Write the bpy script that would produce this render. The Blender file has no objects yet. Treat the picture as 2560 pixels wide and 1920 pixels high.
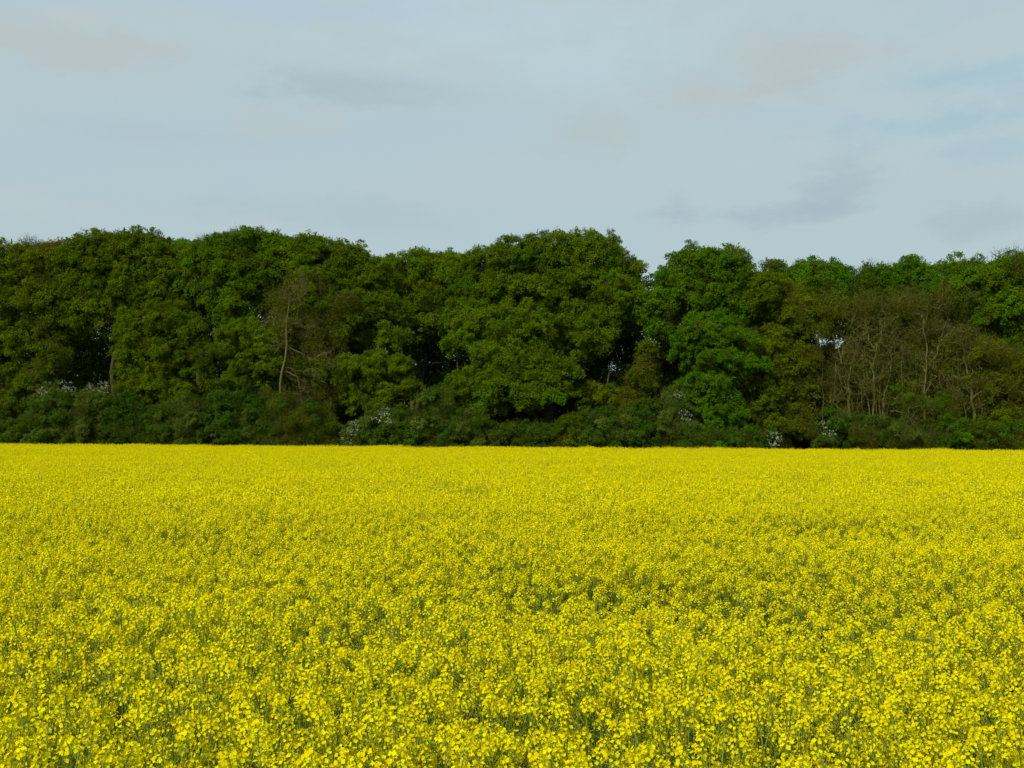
import bpy, math, random
import numpy as np
from mathutils import Vector, Matrix, Euler

C = bpy.context.scene.collection
SC = bpy.context.scene
R = math.radians
rng = np.random.default_rng(7)
random.seed(7)

# ------------------------------------------------------------------ camera, sky, sun, exposure
CAM_Z = 2.30          # eye height; the crop is about 1.3 m tall
F = 2745.0            # focal length in photo pixels (2560 wide)
YH = 1081.0           # horizon row
cam_d = bpy.data.cameras.new('camera')
cam = bpy.data.objects.new('camera', cam_d); C.objects.link(cam)
cam_d.sensor_width = 36; cam_d.lens = F / 2560 * 36
cam_d.clip_start = 0.05; cam_d.clip_end = 6000
pitch = math.atan((YH - 960) / F)
cam.matrix_world = Matrix.Translation((0, 0, CAM_Z)) @ Matrix.Rotation(R(90) + pitch, 4, 'X') @ Matrix.Rotation(R(0.24), 4, 'Z')
SC.camera = cam

SUN_EL, SUN_AZ = R(41), R(-147)      # azimuth from +Y clockwise: behind the camera, to the left
sd = Vector((math.sin(SUN_AZ) * math.cos(SUN_EL), math.cos(SUN_AZ) * math.cos(SUN_EL), math.sin(SUN_EL)))
sun_d = bpy.data.lights.new('sun', 'SUN'); sun_d.energy = 4.4; sun_d.angle = R(0.6); sun_d.color = (1, 0.955, 0.87)
sun = bpy.data.objects.new('sun', sun_d); C.objects.link(sun)
sun.rotation_euler = (-sd).to_track_quat('-Z', 'Y').to_euler(); sun.location = sd * 100

W = bpy.data.worlds.new('World'); SC.world = W; W.use_nodes = True
nt = W.node_tree; nt.nodes.clear()
def N(t, tree=None, **kw):
    n = (tree or nt).nodes.new(t)
    for k, v in kw.items(): setattr(n, k, v)
    return n
L = lambda a, b, tree=None: (tree or nt).links.new(a, b)
def math_node(op, a, b=None, tree=None, clamp=False):
    n = N('ShaderNodeMath', tree, operation=op, use_clamp=clamp)
    for i, v in enumerate((a, b)):
        if v is None: continue
        if isinstance(v, (int, float)): n.inputs[i].default_value = v
        else: L(v, n.inputs[i], tree)
    return n.outputs[0]
def mixc(fac, a, b, tree=None):
    n = N('ShaderNodeMix', tree, data_type='RGBA')
    for s, v in ((n.inputs['Factor'], fac), (n.inputs[6], a), (n.inputs[7], b)):
        if isinstance(v, (int, float)): s.default_value = v
        elif isinstance(v, tuple): s.default_value = (*v, 1)
        else: L(v, s, tree)
    return n.outputs[2]
out = N('ShaderNodeOutputWorld'); bg = N('ShaderNodeBackground')
sky = N('ShaderNodeTexSky', sky_type='NISHITA', sun_disc=False, sun_elevation=SUN_EL, sun_rotation=SUN_AZ, air_density=1.0, dust_density=2.0, ozone_density=1.5)
tc = N('ShaderNodeTexCoord'); sep = N('ShaderNodeSeparateXYZ'); L(tc.outputs['Generated'], sep.inputs[0])
zz = math_node('ADD', math_node('MAXIMUM', sep.outputs[2], 0.0), 0.16)
px = math_node('DIVIDE', sep.outputs[0], zz); py = math_node('DIVIDE', sep.outputs[1], zz)
cmb = N('ShaderNodeCombineXYZ'); L(px, cmb.inputs[0]); L(py, cmb.inputs[1])
def noise(scale, detail, sx, sy, off, rough=0.5, vec=None):
    mp = N('ShaderNodeMapping'); mp.inputs['Scale'].default_value = (sx, sy, 1); mp.inputs['Location'].default_value = off
    L(vec or cmb.outputs[0], mp.inputs[0])
    n = N('ShaderNodeTexNoise'); n.inputs['Scale'].default_value = scale; n.inputs['Detail'].default_value = detail; n.inputs['Roughness'].default_value = rough
    L(mp.outputs[0], n.inputs[0]); return n.outputs[0]
def ramp(v, a, b):
    n = N('ShaderNodeMapRange', interpolation_type='SMOOTHSTEP'); n.inputs[1].default_value = a; n.inputs[2].default_value = b; L(v, n.inputs[0]); return n.outputs[0]
# a thin high veil everywhere, its thickness uneven, faint grey wisps below it
veil = (5.0, 6.22, 6.52)
thin = noise(0.55, 4, 0.8, 2.2, (3.1, 0.7, 0), 0.5)
streak = noise(1.1, 5, 0.35, 2.8, (1.3, 4.0, 0), 0.55)
c = mixc(0.92, sky.outputs[0], veil)
c = mixc(math_node('MULTIPLY', ramp(thin, 0.50, 0.72), 0.25), c, (3.7, 5.4, 6.5))
c = mixc(math_node('MULTIPLY', ramp(streak, 0.45, 0.75), 0.35), c, (4.6, 5.7, 6.3))
low = ramp(sep.outputs[2], 0.42, 0.02)
c = mixc(math_node('MULTIPLY', low, 0.35), c, (3.95, 5.1, 5.55))
# single clouds at their own bearing and height: wisps, darker bands and thinner blue places, their outline broken by noise
az = math_node('ARCTAN2', sep.outputs[0], sep.outputs[1]); el = math_node('ARCSINE', sep.outputs[2])
dirv = N('ShaderNodeCombineXYZ'); L(az, dirv.inputs[0]); L(el, dirv.inputs[1])
w1 = noise(9, 5, 1, 2.2, (2.1, 1.2, 0), 0.65, dirv.outputs[0]); w2 = noise(26, 4, 1, 1.8, (6.1, 3.2, 0), 0.6, dirv.outputs[0])
for (bx, by, brx, bry, amt, ccol) in (
        (60, 190, 260, 62, .62, (4.85, 5.5, 5.6)), (270, 200, 170, 55, .40, (4.8, 5.45, 5.5)), (160, 100, 80, 26, .40, (5.3, 5.9, 6.0)), (2010, 150, 190, 80, .60, (4.8, 5.45, 5.6)), (1760, 245, 150, 55, .60, (4.8, 5.5, 5.6)),
        (1480, 325, 120, 60, .38, (4.7, 5.35, 5.4)), (2000, 230, 150, 60, .35, (4.7, 5.3, 5.4)), (660, 330, 100, 45, .35, (4.9, 5.7, 5.75)), (810, 310, 80, 40, .35, (4.95, 5.75, 5.8)),
        (880, 222, 330, 46, .62, (4.1, 5.15, 5.65)), (340, 368, 260, 30, .40, (4.4, 5.45, 6.1)), (1850, 545, 260, 34, .55, (3.95, 4.95, 5.6)), (2110, 480, 100, 70, .45, (3.9, 4.9, 5.5)), (1700, 510, 40, 30, .4, (4.0, 5.0, 5.6)),
        (2450, 590, 120, 50, .35, (3.9, 4.8, 5.4)), (2400, 245, 300, 40, .60, (3.7, 5.45, 6.35)), (2450, 345, 330, 42, .60, (3.65, 5.4, 6.3)), (1950, 300, 260, 30, .35, (4.3, 5.6, 6.6)), (2500, 420, 160, 30, .45, (3.7, 5.4, 6.3)),
        (700, 25, 620, 42, .45, (4.3, 5.7, 6.9)), (50, 60, 200, 50, .3, (4.4, 5.6, 6.5)), (2500, 60, 300, 70, .35, (4.4, 5.5, 6.4)), (60, 560, 130, 40, .4, (5.0, 5.9, 6.2)), (900, 540, 300, 50, .35, (4.1, 5.35, 5.8)), (1300, 90, 500, 130, .35, (5.1, 6.5, 7.1))):
    a0 = math.atan((bx - 1280) / F); e0 = math.atan((YH - by) / F)
    dx = math_node('MULTIPLY', math_node('SUBTRACT', az, a0), F / brx); dy = math_node('MULTIPLY', math_node('SUBTRACT', el, e0), F / bry)
    rr = math_node('SQRT', math_node('ADD', math_node('MULTIPLY', dx, dx), math_node('MULTIPLY', dy, dy)))
    rr = math_node('ADD', rr, math_node('ADD', math_node('MULTIPLY', math_node('SUBTRACT', w1, 0.5), 3.3), math_node('MULTIPLY', math_node('SUBTRACT', w2, 0.5), 1.5)))
    c = mixc(math_node('MULTIPLY', ramp(rr, 1.35, 0.05), min(1.0, amt * (1.2 if ccol[2] > 6.2 else 1.55))), c, ccol)
L(c, bg.inputs[0]); bg.inputs[1].default_value = 0.10; L(bg.outputs[0], out.inputs[0])

SC.view_settings.view_transform = 'Standard'; SC.view_settings.look = 'None'
SC.view_settings.exposure = 0.0; SC.view_settings.gamma = 1; SC.view_settings.use_curve_mapping = False
cy = SC.cycles
cy.max_bounces = 6; cy.diffuse_bounces = 3; cy.transmission_bounces = 4; cy.glossy_bounces = 2; cy.transparent_max_bounces = 4
cy.use_denoising = True

# ------------------------------------------------------------------ materials
def material(name, cols, rough=0.6, trans=0.0, gloss=0.03, tint='tint', noise_scale=0.0, obj_rand=0.0, trans_col=None, var_col=None):
    """colour between cols[0] and cols[1] by the per-face tint, shifted a little per clump and by a soft noise"""
    m = bpy.data.materials.new(name); m.use_nodes = True; t = m.node_tree; t.nodes.clear()
    o = N('ShaderNodeOutputMaterial', t)
    at = N('ShaderNodeAttribute', t, attribute_name=tint)
    f = at.outputs['Fac']
    if obj_rand:
        oi = N('ShaderNodeObjectInfo', t)
        f = math_node('ADD', f, math_node('MULTIPLY', math_node('SUBTRACT', oi.outputs['Random'], 0.5, t), obj_rand, t), t, True)
    col = mixc(f, cols[0], cols[1], t)
    if noise_scale:
        g = N('ShaderNodeNewGeometry', t)
        n = N('ShaderNodeTexNoise', t); n.inputs['Scale'].default_value = noise_scale; n.inputs['Detail'].default_value = 3
        L(g.outputs['Position'], n.inputs[0], t)
        mr = N('ShaderNodeMapRange', t); mr.inputs[1].default_value = 0.35; mr.inputs[2].default_value = 0.65; L(n.outputs[0], mr.inputs[0], t)
        col = mixc(math_node('MULTIPLY', mr.outputs[0], 0.55, t), col, var_col or tuple(x * 0.55 for x in cols[0]), t)
    d = N('ShaderNodeBsdfDiffuse', t); L(col, d.inputs[0], t)
    sh = d.outputs[0]
    if trans:
        tr = N('ShaderNodeBsdfTranslucent', t)
        L(mixc(0.5, col, trans_col, t) if trans_col else col, tr.inputs[0], t)
        mx = N('ShaderNodeMixShader', t); mx.inputs[0].default_value = trans; L(sh, mx.inputs[1], t); L(tr.outputs[0], mx.inputs[2], t); sh = mx.outputs[0]
    if gloss:
        gl = N('ShaderNodeBsdfGlossy', t); gl.inputs['Roughness'].default_value = rough; gl.inputs[0].default_value = (1, 1, 1, 1)
        mx = N('ShaderNodeMixShader', t); mx.inputs[0].default_value = gloss; L(sh, mx.inputs[1], t); L(gl.outputs[0], mx.inputs[2], t); sh = mx.outputs[0]
    L(sh, o.inputs[0], t)
    return m

M = {}
M['petal'] = material('petal', ((0.67, 0.49, 0.0), (0.82, 0.785, 0.002)), trans=0.32, gloss=0.0)
M['crop_green'] = material('crop_green', ((0.15, 0.21, 0.012), (0.31, 0.37, 0.022)), trans=0.3, gloss=0.02)
M['bud'] = material('bud', ((0.30, 0.34, 0.02), (0.60, 0.52, 0.01)), trans=0.15, gloss=0.01)
G = dict(noise_scale=0.25, obj_rand=0.5, trans=0.36, gloss=0.0)
def leaf(key, a, b, k=0.75, **kw):
    p = dict(G); p.update(kw); M[key] = material(key + '_leaf', (a, b), var_col=tuple(x * k for x in a), **p)
leaf('oak', (0.073, 0.132, 0.0016), (0.138, 0.221, 0.0035))
leaf('oak_bright', (0.062, 0.143, 0.0022), (0.123, 0.240, 0.0045))
leaf('olive', (0.086, 0.121, 0.0014), (0.152, 0.200, 0.0035))
leaf('maple', (0.046, 0.132, 0.0022), (0.097, 0.229, 0.0050))
leaf('yellow_oak', (0.084, 0.142, 0.0016), (0.150, 0.222, 0.0035))
leaf('copper', (0.143, 0.113, 0.0120), (0.220, 0.178, 0.0250))
leaf('brown', (0.081, 0.093, 0.0030), (0.143, 0.153, 0.0080))
leaf('shrub', (0.042, 0.093, 0.0045), (0.088, 0.162, 0.0120))
leaf('shrub_blue', (0.036, 0.092, 0.0050), (0.072, 0.152, 0.0120))
leaf('shrub_grey', (0.070, 0.112, 0.0110), (0.140, 0.196, 0.0280))
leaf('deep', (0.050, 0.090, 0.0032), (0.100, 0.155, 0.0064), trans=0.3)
M['blossom'] = material('blossom', ((0.26, 0.31, 0.17), (0.52, 0.54, 0.42)), trans=0.2, gloss=0.0)
M['bark'] = material('bark', ((0.050, 0.045, 0.018), (0.095, 0.082, 0.038)), gloss=0.0, noise_scale=3.0)
M['bark_green'] = material('mossy_bark', ((0.074, 0.076, 0.016), (0.128, 0.118, 0.036)), gloss=0.0, noise_scale=2.0, var_col=(0.06, 0.07, 0.012))
M['bark_dead'] = material('dead_wood', ((0.078, 0.074, 0.020), (0.135, 0.122, 0.046)), gloss=0.0, noise_scale=2.0, var_col=(0.07, 0.08, 0.015))
M['twig'] = material('twig', ((0.052, 0.052, 0.009), (0.105, 0.098, 0.024)), gloss=0.0, obj_rand=0.4)
M['grass'] = material('margin_grass', ((0.03, 0.055, 0.006), (0.08, 0.11, 0.012)), trans=0.15, gloss=0.0)

def ground_mat():
    m = bpy.data.materials.new('soil'); m.use_nodes = True; t = m.node_tree
    b = t.nodes['Principled BSDF']; b.inputs['Roughness'].default_value = 0.95
    g = N('ShaderNodeNewGeometry', t)
    n1 = N('ShaderNodeTexNoise', t); n1.inputs['Scale'].default_value = 0.6; n1.inputs['Detail'].default_value = 8; L(g.outputs['Position'], n1.inputs[0], t)
    n2 = N('ShaderNodeTexNoise', t); n2.inputs['Scale'].default_value = 18; n2.inputs['Detail'].default_value = 5; L(g.outputs['Position'], n2.inputs[0], t)
    col = mixc(n1.outputs[0], (0.05, 0.045, 0.02), (0.035, 0.06, 0.015), t)
    col = mixc(math_node('MULTIPLY', n2.outputs[0], 0.5, t), col, (0.09, 0.065, 0.04), t)
    L(col, b.inputs['Base Color'], t)
    bp = N('ShaderNodeBump', t); bp.inputs['Strength'].default_value = 0.6; bp.inputs['Distance'].default_value = 0.05
    L(n2.outputs[0], bp.inputs['Height'], t); L(bp.outputs[0], b.inputs['Normal'], t)
    return m
M['soil'] = ground_mat()

# ------------------------------------------------------------------ mesh helpers
class MB:
    """collects quads"""
    def __init__(s): s.V = []; s.F = []; s.M = []; s.T = []; s.n = 0; s.mats = []
    def mi(s, m):
        if m not in s.mats: s.mats.append(m)
        return s.mats.index(m)
    def quads(s, V, m, tint):                    # V: (n,4,3)
        V = np.asarray(V, float); n = len(V)
        if n == 0: return
        s.V.append(V.reshape(-1, 3)); s.F.append(np.arange(n * 4).reshape(n, 4) + s.n); s.n += n * 4
        s.M.append(np.full(n, s.mi(m))); s.T.append(np.broadcast_to(tint, (n,)).astype(float))
    def tube(s, P, rad, m, sides=5, tint=0.5):
        P = np.asarray(P, float); k = len(P); rad = np.broadcast_to(rad, (k,))
        T = np.gradient(P, axis=0); T /= np.linalg.norm(T, axis=1)[:, None] + 1e-9
        ref = np.array([0.3, 0.9, 0.2]) if abs(T[0, 2]) > 0.6 else np.array([0, 0, 1.0])
        A = np.cross(T, ref); A /= np.linalg.norm(A, axis=1)[:, None] + 1e-9; B = np.cross(T, A)
        a = np.linspace(0, 2 * np.pi, sides, endpoint=False)
        ring = P[:, None] + rad[:, None, None] * (np.cos(a)[None, :, None] * A[:, None] + np.sin(a)[None, :, None] * B[:, None])
        V = ring.reshape(-1, 3); i = np.arange(k - 1)[:, None] * sides; j = np.arange(sides)[None]; j2 = (j + 1) % sides
        Fq = np.stack([i + j, i + j2, i + sides + j2, i + sides + j], -1).reshape(-1, 4)
        s.V.append(V); s.F.append(Fq + s.n); s.n += len(V); s.M.append(np.full(len(Fq), s.mi(m))); s.T.append(np.full(len(Fq), tint))
    def add(s, o, mat=None):
        """adds another MB transformed by a 4x4"""
        off = s.n
        for V in o.V:
            s.V.append(V if mat is None else V @ mat[:3, :3].T + mat[:3, 3])
        mp = np.array([s.mi(m) for m in o.mats])
        for Fq in o.F: s.F.append(Fq + off)
        for mm in o.M: s.M.append(mp[mm])
        s.T += o.T; s.n += o.n
    def mesh(s, name, swap=None):
        V = np.concatenate(s.V).astype(np.float32); Fq = np.concatenate(s.F).astype(np.int32)
        me = bpy.data.meshes.new(name)
        me.vertices.add(len(V)); me.vertices.foreach_set('co', V.ravel())
        me.loops.add(Fq.size); me.loops.foreach_set('vertex_index', Fq.ravel())
        me.polygons.add(len(Fq)); me.polygons.foreach_set('loop_start', np.arange(0, Fq.size, 4, dtype=np.int32))
        for m in s.mats: me.materials.append(M[(swap or {}).get(m, m)])
        me.polygons.foreach_set('material_index', np.concatenate(s.M).astype(np.int32))
        me.update(calc_edges=True)
        a = me.attributes.new('tint', 'FLOAT', 'FACE'); a.data.foreach_set('value', np.concatenate(s.T).astype(np.float32))
        return me
def link(name, data, parent=None, **props):
    o = bpy.data.objects.new(name, data); C.objects.link(o)
    if parent: o.parent = parent
    for k, v in props.items(): o[k] = v
    return o
def unit(v): return v / (np.linalg.norm(v, axis=-1, keepdims=True) + 1e-9)
def leaf_quads(c, n, size, aspect=0.6, g=rng, fold=0.0):
    """rhombic leaves at c with normal about n"""
    r = g.normal(size=c.shape); t = unit(np.cross(n, r)); b = np.cross(n, t)
    s = np.broadcast_to(size, (len(c),))[:, None]
    dn = n * s * fold
    return np.stack([c - t * s * .5, c + b * s * aspect * .5 + dn, c + t * s * .5, c - b * s * aspect * .5 + dn], 1)

def vnoise(x, y, seed=0):
    """smooth value noise 0..1"""
    g = np.random.default_rng(seed); T = g.random((64, 64))
    xi = np.floor(x).astype(int); yi = np.floor(y).astype(int); fx = x - xi; fy = y - yi
    fx = fx * fx * (3 - 2 * fx); fy = fy * fy * (3 - 2 * fy)
    q = lambda a, b: T[a % 64, b % 64]
    return (q(xi, yi) * (1 - fx) + q(xi + 1, yi) * fx) * (1 - fy) + (q(xi, yi + 1) * (1 - fx) + q(xi + 1, yi + 1) * fx) * fy

# ---- scatter of many clumps on the points of one object (used inside one crown, or for the uncountable crop)
LIB = {}
def library(key, meshes): LIB[key] = [bpy.data.objects.new('source_' + key, me) for me in meshes]
NT = {}
def scatter_nodes(keys):
    if keys in NT: return NT[keys]
    t = bpy.data.node_groups.new('scatter', 'GeometryNodeTree')
    t.interface.new_socket('Geometry', in_out='INPUT', socket_type='NodeSocketGeometry')
    t.interface.new_socket('Geometry', in_out='OUTPUT', socket_type='NodeSocketGeometry')
    gi = N('NodeGroupInput', t); go = N('NodeGroupOutput', t); J = N('GeometryNodeJoinGeometry', t)
    def named(nm, ty):
        n = N('GeometryNodeInputNamedAttribute', t, data_type=ty); n.inputs[0].default_value = nm
        return [s for s in n.outputs if s.enabled][0]
    for ci, k in enumerate(keys):
        g2i = N('GeometryNodeGeometryToInstance', t)
        for o in LIB[k]:
            oi = N('GeometryNodeObjectInfo', t); oi.inputs['Object'].default_value = o; L(oi.outputs['Geometry'], g2i.inputs[0], t)
        cmp = N('FunctionNodeCompare', t, data_type='INT', operation='EQUAL')
        ins = [s for s in cmp.inputs if s.enabled]
        L(named('cls', 'INT'), ins[0], t); ins[1].default_value = ci
        iop = N('GeometryNodeInstanceOnPoints', t)
        L(gi.outputs[0], iop.inputs['Points'], t); L(cmp.outputs[0], iop.inputs['Selection'], t)
        L(g2i.outputs[0], iop.inputs['Instance'], t); iop.inputs['Pick Instance'].default_value = True
        L(named('idx', 'INT'), iop.inputs['Instance Index'], t)
        L(named('rot', 'FLOAT_VECTOR'), iop.inputs['Rotation'], t); L(named('scl', 'FLOAT_VECTOR'), iop.inputs['Scale'], t)
        L(iop.outputs[0], J.inputs[0], t)
    L(J.outputs[0], go.inputs[0], t)
    NT[keys] = t; return t
def scatter(name, P, rot, scl, cls, idx, keys, parent=None, **props):
    me = bpy.data.meshes.new(name); n = len(P); me.vertices.add(n); me.vertices.foreach_set('co', np.asarray(P, np.float32).ravel())
    for nm, ty, v, f in (('rot', 'FLOAT_VECTOR', rot, 'vector'), ('scl', 'FLOAT_VECTOR', scl, 'vector'), ('cls', 'INT', cls, 'value'), ('idx', 'INT', idx, 'value')):
        a = me.attributes.new(nm, ty, 'POINT'); a.data.foreach_set(f, np.asarray(v, np.int32 if ty == 'INT' else np.float32).ravel())
    o = link(name, me, parent, **props)
    md = o.modifiers.new('scatter', 'NODES'); md.node_group = scatter_nodes(tuple(keys))
    return o

# ------------------------------------------------------------------ ground
def yedge(X): return 80.0 - 0.14 * X          # far edge of the crop
gm = MB(); gm.quads([[(-1500, -300, 0), (1500, -300, 0), (1500, 3000, 0), (-1500, 3000, 0)]], 'soil', 0.5)
link('ground', gm.mesh('ground'), kind='structure')

# ------------------------------------------------------------------ rapeseed
def flowers(mb, c, n, s, g, tint, petals=True):
    """four petals per flower: kites folded up slightly"""
    k = len(c); r = g.normal(size=(k, 3)); t = unit(np.cross(n, r)); b = np.cross(n, t)
    s = s[:, None]
    if petals:
        for a, bb in ((t, b), (b, t), (-t, b), (-b, t)):
            cup = n * s * 0.16
            w = 0.36
            mb.quads(np.stack([c, c + a * s * .34 + bb * s * w * .8 + cup * .6, c + a * s * .56 + cup, c + a * s * .34 - bb * s * w * .8 + cup * .6], 1), 'petal', np.clip(tint + g.normal(0, .12, k), 0, 1))
    else:
        w = 0.36
        mb.quads(np.stack([c - t * s * .5, c + b * s * w, c + t * s * .5, c - b * s * w], 1), 'petal', tint)
        mb.quads(np.stack([c - b * s * .5, c + t * s * w, c + b * s * .5, c - t * s * w], 1), 'petal', tint)
def head(seed, lod=0):
    """one raceme, base at the origin, growing along +Z"""
    g = np.random.default_rng(seed); mb = MB()
    Lh = g.uniform(.055, .105)
    bend = g.normal(0, .012, 2)
    ax = lambda h: np.stack([bend[0] * (h / Lh) ** 2, bend[1] * (h / Lh) ** 2, h], -1)
    hs = np.linspace(0, Lh, 4)
    mb.tube(ax(hs), [.0022, .002, .0016, .001], 'crop_green', 3, .6)
    k = [int(g.integers(18, 28)), 22][lod > 0]
    u = (np.arange(k) + g.random(k) * .6) / k; h = Lh * (.34 + .60 * u); an = np.arange(k) * 2.4 + g.random(k) * .6
    outd = np.stack([np.cos(an), np.sin(an), 0 * an], -1); r = (.030 - .017 * u) * g.uniform(.8, 1.2, k)
    base = ax(h); c = base + outd * r[:, None] + np.array([0, 0, 1]) * (.010 + .006 * g.random(k))[:, None]
    n = unit(outd * .8 + np.array([0, 0, .6]) + g.normal(0, .42, (k, 3)))
    size = g.uniform(.0105, .0175, k) * (1.65 if lod else 1.0)
    tint = np.clip(g.normal(.62, .22, k), 0, 1)
    flowers(mb, c, n, size, g, tint, lod == 0)
    if lod == 0:
        w = np.cross(outd, (0, 0, 1.)) * .0007
        mb.quads(np.stack([base - w, base + w, c + w, c - w], 1), 'crop_green', .8)
        kp = int(g.integers(7, 13)); an = g.random(kp) * 6.28; h0 = Lh * g.uniform(-.1, .3, kp)
        od = np.stack([np.cos(an), np.sin(an), 0 * an], -1); b0 = ax(np.maximum(h0, 0)); tip = b0 + od * .026 + np.array([0, 0, .034]); w = np.cross(od, (0, 0, 1.)) * .0013
        mb.quads(np.stack([b0 - w, b0 + w, tip + w * .4, tip - w * .4], 1), 'crop_green', .7)
    kb = 8 if lod == 0 else 3
    bc = ax(np.full(kb, Lh)) + g.normal(0, .004, (kb, 3)) + np.array([0, 0, .003]); bn = unit(g.normal(size=(kb, 3)))
    mb.quads(leaf_quads(bc, bn, .008 if lod == 0 else .013, .7, g), 'bud', g.random(kb))
    return mb
def rape_leaf(seed):
    g = np.random.default_rng(seed); mb = MB(); l = g.uniform(.09, .16); w = l * .24
    x = np.array([0, .35, .7, 1.0]) * l; z = np.array([0, .05, .03, -.10]) * l * g.uniform(.5, 2); ww = np.array([.35, 1, .8, .05]) * w
    for i in range(3):
        for sgn in (-1, 1):
            mb.quads([[(x[i], 0, z[i]), (x[i + 1], 0, z[i + 1]), (x[i + 1], sgn * ww[i + 1], z[i + 1] + ww[i + 1] * .25), (x[i], sgn * ww[i], z[i] + ww[i] * .25)]], 'crop_green', .35 + .2 * g.random())
    return mb
HEADS = [[head(100 + i, l) for i in range(8)] for l in (0, 1)]
LEAVES = [rape_leaf(200 + i) for i in range(4)]
def plant_spec(seed):
    """stem mesh plus placements of heads and leaves"""
    g = np.random.default_rng(seed); H = g.uniform(1.08, 1.22); st = MB(); hd = []; lv = []
    def put(P, d, yaw):
        z = Vector(d).normalized(); q = z.to_track_quat('Z', 'Y').to_matrix().to_4x4() @ Matrix.Rotation(yaw, 4, 'Z')
        return np.array(Matrix.Translation(P) @ q)
    lean = g.normal(0, .05, 2)
    tt = np.linspace(0, 1, 7); main = np.stack([lean[0] * tt ** 1.5, lean[1] * tt ** 1.5, H * tt], -1)
    main[1:-1, :2] += g.normal(0, .006, (5, 2))
    st.tube(main, np.linspace(.0065, .0022, 7), 'crop_green', 4, .55)
    hd.append((int(g.integers(8)), put(main[-1], main[-1] - main[-2], g.random() * 6)))
    nb = int(g.integers(7, 11)); a0 = g.random() * 6.28
    for i in range(nb):
        u = .42 + .42 * (i + .5) / nb + g.normal(0, .02); an = a0 + i * 2.4
        b = np.array([np.interp(u, tt, main[:, j]) for j in range(3)])
        top = H * g.uniform(.78, 1.05); run = (.14 + .30 * (1 - u)) * g.uniform(.6, 1.8)
        o = np.array([math.cos(an), math.sin(an), 0]); hh = max(.08, top - b[2])
        P = np.stack([b, b + o * run * .55 + (0, 0, hh * .35), b + o * run * .9 + (0, 0, hh * .7), b + o * run + (0, 0, hh)])
        st.tube(P, [.003, .0026, .0022, .0018], 'crop_green', 3, .65)
        d = P[-1] - P[-2]
        hd.append((int(g.integers(8)), put(P[-1], d, g.random() * 6)))
        if i < 5:
            lv.append((int(g.integers(4)), np.array(Matrix.Translation(b) @ Matrix.Rotation(an + .3, 4, 'Z') @ Matrix.Rotation(-g.uniform(.2, .9), 4, 'Y'))))
    return st, hd, lv
SPECS = [plant_spec(300 + i) for i in range(7)]
def whole_plant(i, lod):
    st, hd, lv = SPECS[i]; mb = MB(); mb.add(st)
    for k, m in hd: mb.add(HEADS[lod][k], m)
    for k, m in lv: mb.add(LEAVES[k], m)
    return mb
library('near_crop', [whole_plant(i, 0).mesh('plant') for i in range(7)])
library('mid_crop', [whole_plant(i, 1).mesh('plant') for i in range(7)])
def far_patch(seed, size=1.3, n=44):
    g = np.random.default_rng(seed); mb = MB()
    pos = (g.random((n, 2)) - .5) * size; H = 1.18 * g.uniform(.86, 1.06, n)
    for (x, y), h in zip(pos, H):
        k = 6; hx = x + g.normal(0, .13, k); hy = y + g.normal(0, .13, k); hz = h * g.uniform(.86, 1.04, k)
        q = 9
        c = np.stack([np.repeat(hx, q), np.repeat(hy, q), np.repeat(hz, q)], -1) + g.normal(0, 1, (k * q, 3)) * (.016, .016, .03)
        nn = unit(g.normal(0, .6, (k * q, 3)) + (0, 0, .6))
        mb.quads(leaf_quads(c, nn, g.uniform(.019, .030, k * q), .9, g), 'petal', np.clip(g.normal(.62, .22, k * q), 0, 1))
        w = np.array([.004, 0, 0]) if g.random() < .5 else np.array([0, .004, 0])
        b = np.tile((x, y, .3 * h), (k, 1)); tp = np.stack([hx, hy, hz], -1)
        mb.quads(np.stack([b - w, b + w, tp + w, tp - w], 1), 'crop_green', .55)
    c = np.concatenate([(g.random((60, 2)) - .5) * size, g.uniform(.3, .95, (60, 1))], 1)
    mb.quads(leaf_quads(c, unit(g.normal(0, .6, (60, 3)) + (0, 0, .4)), .13, .35, g), 'crop_green', g.random(60) * .5)
    return mb
library('far_crop', [far_patch(400 + i).mesh('patch') for i in range(7)])

THIN = ((1.5, 7.9, 2.4, 1.05, .74), (.1, 8.1, 1.1, .8, .60), (-2.4, 7.5, .9, .6, .55), (-1.75, 5.0, .9, .38, .66), (2.5, 6.9, .9, .6, .50), (1.2, 4.4, .6, .32, .45), (-.3, 6.2, .7, .4, .45), (-3.4, 10.5, 1.6, 1.0, .40), (3.2, 12, 2, 1.3, .40), (-.6, 11.5, 1.5, 1.0, .3), (.2, 4.0, .4, .25, .4), (-1.2, 3.8, .35, .2, .4))
def crop_height(x, y):
    d = np.hypot(x, y)
    h = 1 + .10 * (vnoise(x * .55 + 9, y * .35 + 3, 1) - .5) + .13 * (vnoise(x * 1.9, y * 1.5, 2) - .5)
    for cx, cy_, rx, ry, a in THIN: h = h - .14 * a * np.exp(-((x - cx) / rx) ** 2 - ((y - cy_) / ry) ** 2)
    return h
def crop_density(x, y):
    d = np.clip(.95 + .5 * (vnoise(x * .9 + 5, y * .7 + 1, 3) - .45) + .45 * (vnoise(x * 2.7, y * 2.3, 4) - .5), .15, 1)
    for cx, cy_, rx, ry, a in THIN:                               # thinner patches of the stand
        d = d * (1 - a * np.exp(-((x - cx) / rx) ** 2 - ((y - cy_) / ry) ** 2))
    return d
def field_points(y0, y1, step, margin, g):
    ys = np.arange(y0, y1, step); out = []
    for y in ys:
        hw = .475 * max(y, 0) + margin; xs = np.arange(-hw, hw, step)
        out.append(np.stack([xs + g.uniform(-.5, .5, len(xs)) * step, y + g.uniform(-.5, .5, len(xs)) * step], -1))
    return np.concatenate(out)
NEAR, MID = 13.5, 15.5
gf = np.random.default_rng(11)
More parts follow.
